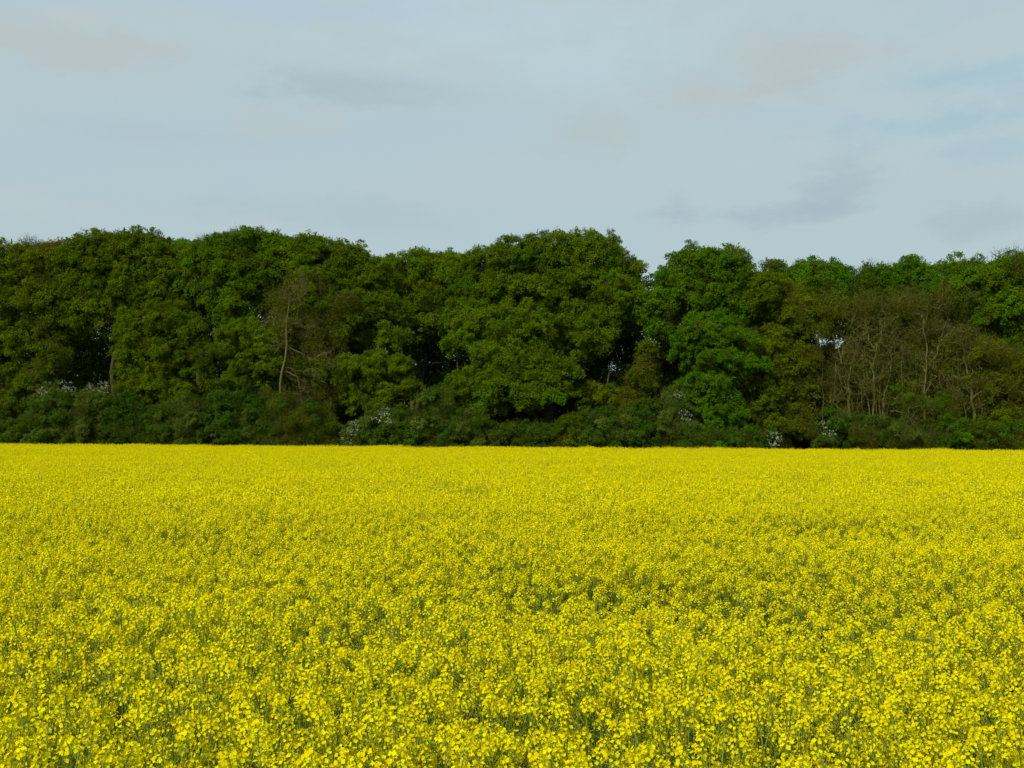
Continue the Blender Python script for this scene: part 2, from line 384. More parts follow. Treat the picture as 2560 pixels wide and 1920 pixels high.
p0 = field_points(-.8, NEAR + 4, .172, 4.5, gf); p0 = p0[(gf.random(len(p0)) < crop_density(p0[:, 0], p0[:, 1])) & (p0[:, 1] < NEAR + gf.uniform(-2, 2, len(p0)))]
p1 = field_points(NEAR - 2, MID + 5, .18, 5.0, gf); p1 = p1[(gf.random(len(p1)) < crop_density(p1[:, 0], p1[:, 1]) + .25) & (p1[:, 1] > NEAR + gf.uniform(-2, 2, len(p1)))]
lim = lambda p: MID + 5 * (vnoise(p[:, 0] * .35, p[:, 1] * .2, 6) - .5)
p1 = p1[p1[:, 1] < lim(p1) + gf.uniform(-1.5, 1.5, len(p1))]
p2 = field_points(MID - 5, 96, 1.0, 14, gf); p2 = p2[(p2[:, 1] < yedge(p2[:, 0]) - .7) & (p2[:, 1] > lim(p2))]
# the 300 plants that show largest stand singly
vis = (p0[:, 1] > 2.55) & (np.abs(p0[:, 0]) < .475 * p0[:, 1] + .05)
order = np.argsort(np.where(vis, p0[:, 1], 99))[:300]
head_me = [h.mesh('flower_head') for h in HEADS[0]]; leaf_me = [l.mesh('leaf') for l in LEAVES]; stem_me = [s[0].mesh('stem') for s in SPECS]
def make_plant(i):
    root = link('rapeseed_plant', None)
    link('stem', stem_me[i], root)
    for k, m in SPECS[i][1]: link('flower_head', head_me[k], root).matrix_local = Matrix(m.tolist())
    for k, m in SPECS[i][2]: link('leaf', leaf_me[k], root).matrix_local = Matrix(m.tolist())
    return root
def copy_tree(o):
    c = o.copy(); C.objects.link(c)
    for ch in o.children:
        d = ch.copy(); C.objects.link(d); d.parent = c
    return c
protos = {}
for j in order:
    i = int(gf.integers(7)); x, y = p0[j]
    if i in protos: root = copy_tree(protos[i])
    else: root = protos[i] = make_plant(i)
    h = float(crop_height(x, y)) * gf.uniform(.93, 1.06)
    root.location = (x, y, 0); root.rotation_euler = (gf.normal(0, .05), gf.normal(0, .05), gf.random() * 6.28); root.scale = (1, 1, h)
    root['label'] = 'yellow flowering rapeseed plant in the nearest rows of the field'
    root['category'] = 'rapeseed plant'; root['group'] = 'rapeseed plants in the nearest rows'
p0 = np.delete(p0, order, 0)
P = np.concatenate([p0, p1, p2]); n = len(P)
cls = np.concatenate([np.zeros(len(p0)), np.zeros(len(p1)), np.full(len(p2), 2)]).astype(int)
hh = crop_height(P[:, 0], P[:, 1]) * gf.uniform(.93, 1.06, n)
hh = np.where(cls == 2, crop_height(P[:, 0], P[:, 1]) * gf.uniform(.97, 1.03, n), hh)
scl = np.stack([np.ones(n), np.ones(n), hh], -1)
rot = np.stack([gf.normal(0, .05, n) * (cls < 2), gf.normal(0, .05, n) * (cls < 2), gf.random(n) * 6.28], -1)
scatter('rapeseed_crop', np.column_stack([P, np.zeros(n)]), rot, scl, cls, gf.integers(0, 7, n), ('near_crop', 'mid_crop', 'far_crop'),
        kind='stuff', label='dense yellow flowering rapeseed crop filling the field to the trees', category='crop')

# ------------------------------------------------------------------ foliage clumps
def clump(seed, leaves=700, size=.125, flat=.72, spiky=7):
    """one leafy bough end of radius about 1: several puffs of leaves and a few shoots poking out"""
    g = np.random.default_rng(seed); mb = MB(); C_ = []; N_ = []
    k = 11; puffs = unit(g.normal(size=(k, 3))) * g.uniform(.30, .82, (k, 1)); puffs[:, 2] = puffs[:, 2] * flat + .08; pr = g.uniform(.20, .46, k)
    per = leaves // k
    for p, r in zip(puffs, pr):
        d = unit(g.normal(size=(per, 3)) + (0, 0, .35)); C_.append(p + d * r * g.uniform(.55, 1.08, (per, 1)) * (1, 1, .8)); N_.append(unit(d * .55 + (0, 0, .45) + g.normal(0, .55, (per, 3))))
    for _ in range(spiky):
        d = unit(g.normal(size=3) + (0, 0, .8)); m = 12; u = np.linspace(.6, g.uniform(.85, 1.12), m)[:, None]
        C_.append(d * u * (1, 1, .85) + g.normal(0, .035, (m, 3))); N_.append(unit(g.normal(size=(m, 3)) + (0, 0, .5)))
    c = np.concatenate(C_); nn = np.concatenate(N_)
    mb.quads(leaf_quads(c, nn, g.uniform(.7, 1.25, len(c)) * size, .68, g), 'oak', g.random(len(c)))
    return mb
def sparse(seed, leaves=300, size=.11, twigs=26):
    g = np.random.default_rng(seed); mb = MB()
    twig_bits(mb, g, twigs)
    c = unit(g.normal(size=(leaves, 3))) * (g.random((leaves, 1)) ** .5) * (1.05, 1.05, .85)
    mb.quads(leaf_quads(c, unit(g.normal(size=(leaves, 3)) + (0, 0, .4)), g.uniform(.6, 1.3, leaves) * size, .6, g), 'oak', g.random(leaves))
    return mb
def twig_bits(mb, g, n, thick=.012):
    for _ in range(n):
        d = unit(g.normal(size=3) + (0, 0, .45)); a = d * g.uniform(0, .35); P = [a]
        for s in range(4):
            d = unit(d + g.normal(0, .28, 3) + (0, 0, .03)); P.append(P[-1] + d * g.uniform(.16, .30))
        mb.tube(P, np.linspace(thick, thick * .35, 5) * g.uniform(.7, 1.3), 'twig', 3, g.random())
        for s in (1, 2, 3):
            d2 = unit(d + g.normal(0, .7, 3)); q = P[s]
            mb.tube([q, q + d2 * .16, q + unit(d2 + g.normal(0, .3, 3)) * .34], np.array([.6, .4, .25]) * thick, 'twig', 3, g.random())
def twiggy(seed, leaves=110):
    g = np.random.default_rng(seed); mb = MB(); twig_bits(mb, g, 40, .011)
    c = unit(g.normal(size=(leaves, 3))) * (.3 + .75 * g.random((leaves, 1)))
    mb.quads(leaf_quads(c, unit(g.normal(size=(leaves, 3))), g.uniform(.6, 1.2, leaves) * .085, .6, g), 'oak', g.random(leaves))
    return mb
def blossomy(seed):
    g = np.random.default_rng(seed); mb = MB(); k = 170
    d = unit(g.normal(size=(14, 3)) + (0, 0, .5)) * g.uniform(.5, 1.05, (14, 1))
    c = d[g.integers(0, 14, k)] + g.normal(0, .10, (k, 3)); mb.quads(leaf_quads(c, unit(g.normal(size=(k, 3)) + (0, -.3, .5)), g.uniform(.05, .12, k), .9, g), 'blossom', g.random(k))
    return mb
CL = [clump(500 + i) for i in range(7)]; SPR = [sparse(520 + i) for i in range(5)]; TW = [twiggy(540 + i) for i in range(5)]
for key in ('oak', 'oak_bright', 'olive', 'maple', 'yellow_oak', 'copper', 'shrub', 'shrub_blue', 'shrub_grey', 'deep'):
    library(key, [m.mesh('clump', {'oak': key}) for m in CL])
for key in ('olive', 'oak', 'copper', 'brown', 'shrub_grey', 'shrub'):
    library('sparse_' + key, [m.mesh('clump', {'oak': key}) for m in SPR])
library('twigs', [m.mesh('clump', {'oak': 'brown'}) for m in TW])
library('blossom', [blossomy(560 + i).mesh('clump') for i in range(4)])

def wx(x, D): return (x - 1280) / F * D
def wz(y, D): return CAM_Z + (YH - y) / F * D
def depth(x, off):
    D = 80.0
    for _ in range(3): D = yedge(wx(x, D)) + off
    return D
def lobe_points(lobes, off, spacing, g, under=.5, back=.45, inner=.30):
    """clump positions over the surface of the crown's lobes; returns points and outward directions"""
    cs = []; rs = []
    for l in lobes:
        x, y, rx, ry = l[:4]; D = depth(x, off) + (l[4] if len(l) > 4 else 0); k = D / F
        cs.append((wx(x, D), D, wz(y, D))); rs.append((rx * k, max(rx * k * .85, 1.2), ry * k))
    cs = np.array(cs); rs = np.array(rs); P = []; Dn = []
    for i, (c, r) in enumerate(zip(cs, rs)):
        rm = (r[0] * r[1] * r[2]) ** (1 / 3); n = max(6, int(4 * math.pi * rm ** 2 / spacing ** 2))
        j = np.arange(n) + .5; ph = np.arccos(1 - 2 * j / n); th = math.pi * (1 + 5 ** .5) * j + g.random() * 6
        d = np.stack([np.cos(th) * np.sin(ph), np.sin(th) * np.sin(ph), np.cos(ph)], -1); d = unit(d + g.normal(0, .18, d.shape))
        keep = (g.random(n) < np.where(d[:, 2] < -.25, under, 1)) & (g.random(n) < np.where(d[:, 1] > .35, back, 1)) & (g.random(n) < .93)
        d = d[keep]; p = c + (d * r * g.uniform(.68, 1.01, (len(d), 1)) - (0, 0, .12)) + g.normal(0, .20, d.shape)
        ok = np.ones(len(p), bool)
        for q in range(len(cs)):
            if q != i: ok &= (((p - cs[q]) / rs[q]) ** 2).sum(1) > .62
        P.append(p[ok]); Dn.append(d[ok])
        m = int(n * inner); dd = unit(g.normal(size=(m, 3))); P.append(c + dd * r * g.uniform(.2, .7, (m, 1))); Dn.append(dd)
    P = np.concatenate(P); Dn = np.concatenate(Dn); ok = P[:, 2] > .25
    return P[ok], Dn[ok], cs, rs
def orient(Dn, g, up=.65):
    out = []
    for d in Dn:
        v = Vector((d[0] * .6, d[1] * .6, d[2] * .6 + up)); q = v.to_track_quat('Z', 'Y').to_matrix() @ Matrix.Rotation(g.random() * 6.28, 3, 'Z')
        out.append(tuple(q.to_euler()))
    return np.array(out)
def wobble(a, b, k, g, amp=.12, sag=0.0):
    t = np.linspace(0, 1, k)[:, None]; P = a * (1 - t) + b * t; ln = np.linalg.norm(b - a)
    P[1:-1] += g.normal(0, amp * ln * .35, (k - 2, 3)); P[:, 2] += (t[:, 0] * (1 - t[:, 0])) * sag * ln
    return P
def crown_scatter(name, P, Dn, size, keys, parent, g, mix=None, flat=1.0, **props):
    n = len(P); s = size * g.uniform(.62, 1.25, n); ax = g.uniform(.85, 1.2, (n, 2)); az_ = g.uniform(.80, 1.10, n)
    cls = g.choice(len(keys), n, p=mix) if mix else np.zeros(n, int)
    return scatter(name, P, orient(Dn, g), np.stack([s * ax[:, 0], s * ax[:, 1], s * az_ * flat], -1), cls, g.integers(0, 7, n), keys, parent, kind='stuff', **props)
def localise(root, ob):
    ob.parent = root; ob.matrix_parent_inverse = Matrix.Translation(-root.location)
seedc = [1000]
def tree(label, tx, lobes, keys, off=6, spacing=.95, size=.82, mix=None, name='oak_tree', trunk_r=.34, bark='bark', category='tree', group=None, inner=.30, branches=6, stems=1, under=.5, extra=None):
    seedc[0] += 1; g = np.random.default_rng(seedc[0])
    P, Dn, cs, rs = lobe_points(lobes, off, spacing * .82, g, inner=inner * 1.1, under=min(1, under + .25))
    if keys[0] in ('oak', 'oak_bright', 'yellow_oak', 'maple', 'olive'):       # some looser sprays among the dense bough ends
        mix = [m * .90 for m in (mix or [1.0])] + [.10]; keys = tuple(keys) + ('sparse_oak' if keys[0] != 'olive' else 'sparse_olive',)
    base = np.array([wx(tx, depth(tx, off)), depth(tx, off) + .5, 0.])
    root = link(name, None, label=label, category=category)
    if group: root['group'] = group
    root.location = base
    top = cs.mean(0); low = min(cs[:, 2] - rs[:, 2])
    topz = cs[:, 2].max()
    for s in range(stems):
        mb = MB(); tb = base + (np.array([g.uniform(-.8, .8), g.uniform(-.5, .5), 0]) if s else 0)
        tgt = np.array([base[0] * .45 + top[0] * .55, base[1] * .5 + top[1] * .5, topz * .93])
        T = wobble(tb, tgt, 8, g, .035); r = np.linspace(1, .3, 8) * trunk_r; r[0] *= 1.35
        mb.tube(T, r, bark, 9, .5)
        localise(root, link('trunk', mb.mesh('trunk')))
    bb = MB()
    for c, r in zip(cs, rs):
        zf = max(.25, min((c[2] - r[2] * .8 - .12 * abs(c[0] - tgt[0])) / tgt[2], .9)); a = np.array([np.interp(zf, np.linspace(0, 1, 8), T[:, j]) for j in range(3)])
        Lm = wobble(a, c, 6, g, .10, .12); bb.tube(Lm, np.linspace(.42, .16, 6) * trunk_r, bark, 5, .5)
        for _ in range(branches):
            d = unit(g.normal(size=3) + (0, -.2, .3)); e = c + d * r * .92; s0 = Lm[g.integers(3, 6)]
            bb.tube(wobble(s0, e, 5, g, .14, .05), np.linspace(.16, .04, 5) * trunk_r, bark, 4, .5)
    localise(root, link('branches', bb.mesh('branches'), kind='stuff'))
    localise(root, crown_scatter('crown', P, Dn, size, keys, None, g, mix))
    if extra:
        for (nm, lb, ks, sp, sz) in extra:
            P2, D2, _, _ = lobe_points(lb, off - .3, sp, g, inner=0, back=0.1)
            localise(root, crown_scatter(nm, P2, D2, sz, ks, None, g))
    return root

# ------------------------------------------------------------------ trees of the wood edge (lobes: x, y, rx, ry in photo pixels, extra depth in m)
O, OB, OL, YO, MP = 'oak', 'oak_bright', 'olive', 'yellow_oak', 'maple'
tree('olive tree cut by the left end of the wood, grey twigs in its crown', 20,
     [(-30, 680, 90, 70), (60, 668, 70, 55), (10, 760, 110, 80), (110, 750, 60, 60), (50, 850, 95, 75), (125, 840, 50, 50), (-40, 940, 80, 60), (70, 935, 70, 45)],
     (OL, 'sparse_olive'), 6, .9, .75, [.8, .2])
tree('copper brown crown just showing over the wood left of the first high domed oak', 110, [(70, 645, 45, 34), (115, 640, 45, 32), (160, 650, 40, 28), (110, 700, 70, 50)],
     ('sparse_copper', 'copper'), 15, .95, .85, [.75, .25], name='copper_tree', trunk_r=.3)
tree('broad olive oak with a double domed top, first high dome from the left', 275,
     [(235, 612, 58, 32), (340, 612, 66, 32), (195, 655, 75, 55), (280, 665, 85, 65), (380, 655, 62, 55), (150, 725, 65, 60), (240, 740, 80, 60), (335, 735, 75, 50), (420, 705, 55, 50), (200, 800, 60, 38), (300, 790, 60, 35)],
     (O, OL), 7, .9, .8, [.55, .45], trunk_r=.24)
tree('bright green crown in the notch behind the double domed oak and its right neighbour', 455, [(440, 635, 42, 36), (480, 650, 50, 45), (440, 700, 50, 50), (480, 740, 60, 50)],
     (OB, MP), 16, 1.0, .9, name='broadleaf_tree', mix=[.5, .5])
tree('green oak with deep shade under it, right of the double domed oak', 590,
     [(540, 622, 60, 38), (620, 605, 60, 34), (685, 625, 50, 36), (500, 650, 55, 45), (580, 670, 80, 55), (670, 690, 60, 55), (535, 725, 55, 45), (615, 735, 65, 50), (480, 720, 40, 40), (560, 780, 40, 28)],
     (O, OB), 7, .9, .8, [.7, .3], trunk_r=.4)
tree('lower olive oak standing left of the small pale trunked oak', 410,
     [(410, 800, 72, 42), (350, 835, 58, 48), (465, 830, 55, 42), (325, 900, 42, 58), (415, 890, 65, 50), (490, 895, 45, 50), (385, 965, 55, 40), (455, 985, 45, 35), (330, 970, 35, 40)],
     (OL, O), 3.5, .8, .68, [.5, .5], trunk_r=.25)
tree('small light green oak with a pale bare trunk standing in front of the dark gap', 622,
     [(600, 838, 62, 34), (655, 850, 40, 30), (575, 872, 45, 30), (650, 880, 42, 28), (610, 918, 45, 26), (672, 915, 38, 22), (598, 950, 38, 16)],
     (YO, O), 2.5, .75, .6, [.6, .4], trunk_r=.16, bark='bark_dead', under=.2)
tree('domed olive crown over the high end of the wood right of the dead trunk', 800,
     [(745, 625, 55, 32), (800, 628, 60, 34), (865, 645, 55, 38), (755, 670, 60, 50), (830, 690, 70, 55), (905, 675, 50, 36), (940, 700, 52, 50), (875, 745, 60, 50), (930, 770, 65, 45), (985, 790, 45, 38), (880, 800, 50, 36), (975, 840, 45, 26), (915, 850, 30, 18), (790, 740, 45, 50)],
     (YO, O), 7, .9, .78, [.5, .5], trunk_r=.4)
tree('thin brownish olive tree with see-through twiggy crown behind the dead trunk', 790,
     [(760, 715, 55, 40), (700, 790, 30, 50), (790, 775, 60, 50), (850, 780, 45, 50), (740, 830, 60, 50), (810, 850, 55, 50), (770, 920, 60, 45), (700, 900, 45, 50), (740, 1000, 55, 40), (700, 1050, 45, 40), (810, 990, 40, 40)],
     ('sparse_olive', 'twigs', 'yellow_oak'), 4.5, 1.1, .85, [.6, .2, .2], name='thin_tree', trunk_r=.2, bark='bark_green')
tree('low yellowish green oak tuft under the sky hole, right of the twiggy tree', 925,
     [(925, 922, 68, 30), (885, 955, 42, 32), (960, 975, 52, 36), (905, 1008, 40, 24), (985, 930, 28, 26), (960, 1018, 35, 15), (1018, 965, 26, 26), (870, 915, 26, 24), (935, 895, 34, 16), (1000, 905, 24, 16)],
     (YO, OL, O), 3.2, .78, .60, [.4, .35, .25], trunk_r=.16, under=.3)
tree('olive oak with low flat crown over dark trunks left of the biggest oak', 1040,
     [(965, 668, 45, 32), (1040, 668, 66, 36), (1110, 680, 62, 44), (1010, 725, 58, 50), (1085, 750, 70, 55), (1150, 740, 55, 50), (1060, 815, 62, 30), (1130, 815, 50, 28), (1000, 790, 35, 28)],
     (O, OL), 9.5, .9, .8, [.6, .4], trunk_r=.15, stems=4)
tree('small dark green treetop beyond the olive oak, left of the biggest oak', 1080, [(1068, 650, 38, 20), (1125, 652, 34, 18), (1090, 690, 60, 30)],
     (MP, OB), 20, 1.0, .8, [.5, .5], name='broadleaf_tree')
tree('biggest oak of the wood edge with a huge rounded crown in the middle', 1370,
     [(1215, 655, 62, 40), (1300, 640, 85, 46), (1410, 622, 85, 46), (1495, 625, 62, 50), (1540, 662, 34, 50), (1588, 666, 15, 18), (1582, 712, 24, 20), (1180, 715, 58, 45),
      (1250, 725, 85, 65), (1350, 730, 95, 75), (1450, 715, 90, 75), (1545, 735, 60, 50, -1), (1165, 790, 66, 45, -1), (1235, 815, 88, 55, -1.5), (1330, 825, 85, 55, -1), (1430, 805, 60, 45), (1490, 820, 55, 48, -2),
      (1165, 850, 50, 34, -2), (1255, 890, 80, 46, -2.5), (1340, 905, 62, 42, -2), (1390, 880, 40, 40), (1240, 950, 78, 42, -3), (1340, 968, 80, 36, -3), (1165, 965, 60, 34, -3), (1225, 1005, 48, 24, -3.2), (1395, 925, 50, 30, -2), (1445, 880, 30, 50), (1330, 1000, 40, 16, -3)],
     (YO, O, OB), 8, .88, .74, [.45, .4, .15], trunk_r=.62, inner=.25)
tree('dull olive young tree in the shade below the right side of the biggest oak', 1500,
     [(1490, 975, 46, 36), (1550, 1000, 55, 40), (1480, 1015, 45, 34), (1600, 950, 40, 45), (1620, 890, 28, 40)],
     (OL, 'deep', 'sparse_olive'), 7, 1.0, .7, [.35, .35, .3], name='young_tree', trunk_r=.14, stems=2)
tree('green oak with a separate high dome right of the biggest oak', 1740,
     [(1690, 690, 42, 40), (1740, 652, 60, 38), (1812, 652, 58, 40), (1855, 692, 32, 40), (1655, 755, 46, 44), (1715, 730, 75, 60), (1800, 730, 75, 60), (1880, 740, 52, 46), (1590, 760, 45, 45), (1660, 800, 45, 38), (1850, 790, 55, 40)],
     (OB, O, MP), 7, .9, .78, [.45, .35, .2], trunk_r=.42)
tree('narrow saturated green maple with leaves down to the crop below the right hand dome', 1790,
     [(1770, 820, 66, 40), (1840, 850, 58, 36), (1725, 865, 48, 34), (1790, 890, 78, 36), (1865, 905, 42, 28), (1765, 942, 66, 32), (1725, 990, 54, 32), (1800, 980, 46, 32), (1785, 1038, 66, 32), (1755, 1080, 48, 24), (1830, 1030, 30, 24)],
     (OB, MP), 3, .8, .68, [.6, .4], name='maple_tree', trunk_r=.22, under=.3)
tree('dull brownish olive tree right of the narrow green maple', 1950,
     [(1930, 720, 55, 42), (1990, 760, 50, 50), (2020, 800, 45, 48), (1940, 850, 48, 40), (1900, 930, 45, 40), (1960, 910, 50, 48), (2010, 900, 40, 45), (1920, 1000, 52, 42), (1985, 985, 48, 46), (1950, 1060, 60, 38), (2005, 1055, 45, 38)],
     ('sparse_olive', OL), 4.5, .9, .68, [.3, .7], name='thin_tree', trunk_r=.22, bark='bark_green')
tree('bright green domed crown behind the brownish trees, right of the separate high dome', 2040,
     [(1955, 700, 50, 36), (2040, 682, 72, 34), (2095, 690, 45, 32), (1990, 740, 55, 42), (2070, 735, 60, 44), (1900, 720, 30, 36), (2010, 790, 60, 38)],
     (MP, OB), 15, .95, .82, [.6, .4], name='broadleaf_tree')
tree('brownish olive top wedged between two bright green crowns behind the bare trees', 2165, [(2165, 695, 42, 32), (2140, 740, 48, 36), (2200, 735, 40, 30)],
     ('sparse_olive', OL), 17, .95, .85, [.6, .4], name='thin_tree')
tree('bright green crown topped by one upright tuft behind the bare trees', 2265, [(2225, 690, 55, 36), (2285, 680, 52, 32), (2240, 735, 60, 36), (2300, 730, 48, 34), (2283, 650, 10, 14), (2210, 770, 40, 20), (2330, 710, 24, 26)],
     (MP, OB), 15, .9, .78, [.7, .3], name='broadleaf_tree')
tree('dark green flat topped tree furthest back, left of the right end oak', 2400, [(2362, 668, 38, 22), (2430, 668, 48, 22), (2400, 710, 60, 34)],
     (MP, O), 21, 1.0, .8, [.5, .5], name='broadleaf_tree')
tree('tall oak cut by the right end of the wood', 2540,
     [(2545, 675, 62, 46), (2485, 695, 52, 44), (2600, 700, 60, 60), (2430, 715, 56, 46), (2510, 750, 80, 60), (2600, 790, 60, 70), (2470, 795, 48, 40), (2550, 830, 55, 40), (2400, 760, 40, 40)],
     (O, OB, 'sparse_olive'), 6, .9, .8, [.6, .25, .15], trunk_r=.42)
tree('olive thicket tree under the right end oak', 2500,
     [(2470, 880, 55, 42), (2540, 900, 50, 50), (2500, 960, 60, 45), (2570, 990, 40, 50), (2450, 960, 40, 40), (2520, 1040, 60, 35)],
     ('sparse_olive', OL, 'sparse_brown'), 4, .95, .72, [.5, .3, .2], name='young_tree', trunk_r=.15, stems=3, bark='bark_green')
tree('dim low olive tree left of the white capped hawthorn', 60,
     [(20, 1010, 60, 45), (85, 960, 45, 45), (60, 1040, 45, 35), (-20, 960, 50, 60), (130, 900, 35, 40)],
     ('olive', 'sparse_olive', 'deep'), 4, .95, .7, [.5, .3, .2], name='young_tree', trunk_r=.14, stems=3)

# ------------------------------------------------------------------ dead trunk and bare trees, their boughs each a part
def poly3(pts, off, g, jit=.25, z0=None):
    out = []; dy = 0
    for (x, y) in pts:
        D = depth(x, off); out.append((wx(x, D), D + dy, wz(y, D))); dy += g.normal(0, jit)
    P = np.array(out)
    if z0 is not None: P = np.vstack([[P[0, 0] + .1, P[0, 1], 0], P])
    t = np.arange(len(P)); tt = np.linspace(0, len(P) - 1, (len(P) - 1) * 3 + 1)
    Q = np.stack([np.interp(tt, t, P[:, j]) for j in range(3)], -1); Q[1:-1] += g.normal(0, .055, (len(Q) - 2, 3)); return Q
def shoots(mb, P, r, g, n, ln, bark, depth_=2):
    for _ in range(n):
        i = g.integers(len(P) // 4, len(P)); a = P[i]; d = unit(g.normal(size=3) + (0, 0, .35)); k = 5; q = [a]
        for s in range(k): d = unit(d + g.normal(0, .30, 3) + (0, 0, .08)); q.append(q[-1] + d * ln * g.uniform(.7, 1.2) / k)
        q = np.array(q); mb.tube(q, np.linspace(r, r * .3, k + 1), bark, 3, g.random())
        if depth_ > 0: shoots(mb, q, r * .55, g, 4, ln * .55, bark, depth_ - 1)
def bare_tree(label, off, trunk, boughs, bark, lobes=None, tr=.2, br=.07, keys=('twigs', 'sparse_olive', 'sparse_brown', 'olive'), mix=(.45, .27, .2, .08), spacing=1.6, size=1.0, name='bare_tree', ns=7, ln=1.5, cat='tree', poles=13):
    seedc[0] += 1; g = np.random.default_rng(seedc[0])
    T = poly3(trunk, off, g, .1, 0); root = link(name, None, label=label, category=cat); root.location = T[0]
    mb = MB(); mb.tube(T, np.linspace(tr, tr * .32, len(T)), bark, 8, .5); localise(root, link('trunk', mb.mesh('trunk')))
    tw = MB(); shoots(tw, T[len(T) // 3:], br * .4, g, ns, ln, bark)
    for b in boughs:
        B = poly3(b, off, g, .35); mb = MB(); r0 = br * (1 + .5 * (len(b) > 4))
        mb.tube(B, np.linspace(r0 * .8, r0 * .3, len(B)), bark, 6, g.uniform(.4, .8)); localise(root, link('bough', mb.mesh('bough')))
        shoots(tw, B, br * .48, g, ns, ln, bark)
    for _ in range(poles):                                        # thin upright poles and suckers among the boughs
        x = g.uniform(-2.6, 2.6); a = np.array([T[0, 0] + x, T[0, 1] + g.uniform(-.6, 2.2), 0]); e = a + (g.normal(0, .5), g.normal(0, .4), g.uniform(5.0, 9.5))
        Q = wobble(a, e, 9, g, .05); tw.tube(Q, np.linspace(.045, .015, 9) * g.uniform(.7, 1.3), bark, 4, g.random()); shoots(tw, Q[3:], .014, g, 5, 1.6, 'twig', 1)
    localise(root, link('twigs', tw.mesh('twigs'), kind='stuff'))
    if lobes:
        P, Dn, _, _ = lobe_points(lobes, off + 1.6, spacing, g, inner=.3)
        localise(root, crown_scatter('crown', P, Dn, size, keys, None, g, list(mix)))
def Z2(*p): return [(560 + x / 2.766, 540 + y / 2.766) for x, y in p]
def Z5(*p): return [(1960 + x / 2.86, 560 + y / 2.86) for x, y in p]
bare_tree('dead pale trunk with broken top and crooked bare boughs in front of the oaks', 1.6,
          Z2((385, 1400), (400, 1180), (430, 900), (432, 730), (445, 570)),
          [Z2((445, 580), (400, 565), (330, 575)), Z2((445, 600), (500, 580), (545, 545), (580, 515)), Z2((440, 490), (520, 492), (545, 450), (550, 420)), Z2((430, 800), (380, 760), (370, 715)), Z2((445, 745), (500, 745), (560, 770), (600, 778)),
           Z2((440, 900), (520, 950), (570, 985), (620, 1000), (680, 965), (720, 960)), Z2((570, 985), (620, 1000), (700, 1000), (750, 1050)), Z2((425, 1050), (500, 1080), (560, 1060), (610, 1070), (640, 1110), (700, 1160)),
           Z2((425, 1080), (500, 1120), (530, 1190), (560, 1230), (600, 1290)), Z2((515, 1150), (530, 1260), (545, 1340)), Z2((430, 870), (380, 900), (350, 960))],
          'bark_dead', tr=.14, br=.038, name='dead_tree', ns=13, ln=1.1, poles=0)
bare_tree('leafless forked tree with mossy trunk furthest left of the bare group', 3.5, Z5((465, 1540), (465, 1300), (465, 1150), (470, 1080)),
          [Z5((470, 1080), (430, 1000), (400, 900), (385, 760)), Z5((470, 1080), (485, 980), (540, 900), (560, 800)), Z5((465, 1200), (400, 1120), (360, 1020)), Z5((460, 1350), (380, 1300), (330, 1250))],
          'bark_green', [(2110, 770, 75, 40), (2060, 800, 45, 45), (2095, 900, 50, 40), (2160, 770, 60, 36), (2110, 960, 55, 50), (2060, 960, 35, 50)], tr=.17, br=.07)
bare_tree('leafless many stemmed tree with arching tangled boughs in the middle of the bare group', 2.8, Z5((710, 1500), (712, 1350), (715, 1250), (730, 1180)),
          [Z5((730, 1180), (790, 1140), (860, 1090), (940, 1060)), Z5((640, 1500), (640, 1250), (640, 1050), (620, 960), (560, 930)), Z5((640, 1050), (660, 900), (700, 800), (720, 690)), Z5((730, 1180), (760, 1000), (770, 900), (820, 800)),
           Z5((690, 1400), (680, 1200), (650, 1100)), Z5((620, 1420), (600, 1250), (560, 1150), (500, 1060)), Z5((760, 1330), (810, 1335), (870, 1370), (930, 1430)), Z5((650, 900), (600, 820), (590, 720)), Z5((640, 1000), (560, 950), (500, 960)), Z5((780, 960), (740, 860), (760, 760))],
          'bark_green', [(2190, 765, 60, 36), (2250, 770, 65, 40), (2210, 830, 50, 26), (2240, 880, 60, 50), (2180, 940, 55, 45), (2240, 980, 50, 50), (2150, 1020, 50, 50)], tr=.18, br=.075, ns=9)
bare_tree('leafless tree with a pale wide fork right of the tangled one', 3.6, Z5((1010, 1500), (1010, 1300), (1015, 1150), (1018, 1050)),
          [Z5((1018, 1050), (1025, 950), (1020, 830), (990, 740), (985, 640)), Z5((1020, 1040), (1060, 980), (1110, 900), (1150, 800), (1180, 700)), Z5((1015, 1050), (990, 950), (960, 900)), Z5((1150, 800), (1210, 760), (1250, 720)), Z5((1010, 1200), (1060, 1130), (1100, 1070))],
          'bark_dead', [(2310, 770, 65, 45), (2370, 755, 60, 50), (2330, 840, 60, 40), (2380, 830, 50, 45), (2300, 930, 45, 35)], tr=.15, br=.065)
bare_tree('leafless tree with mossy straight trunk and drooping twigs furthest right of the bare group', 3.0, Z5((1375, 1500), (1360, 1350), (1345, 1200), (1330, 1080)),
          [Z5((1330, 1080), (1310, 950), (1290, 850), (1300, 760)), Z5((1340, 1240), (1400, 1190), (1480, 1175), (1560, 1200)), Z5((1330, 1080), (1370, 1000), (1400, 900)), Z5((1250, 1090), (1200, 1070), (1150, 1030)), Z5((1335, 1120), (1290, 1100), (1250, 1090)), Z5((1345, 1250), (1300, 1290), (1290, 1370)), Z5((1350, 1230), (1420, 1260), (1500, 1300))],
          'bark_green', [(2400, 830, 48, 45), (2440, 890, 50, 45), (2370, 900, 45, 40), (2430, 980, 60, 45), (2460, 1030, 50, 40), (2380, 990, 35, 40)], tr=.16, br=.06)

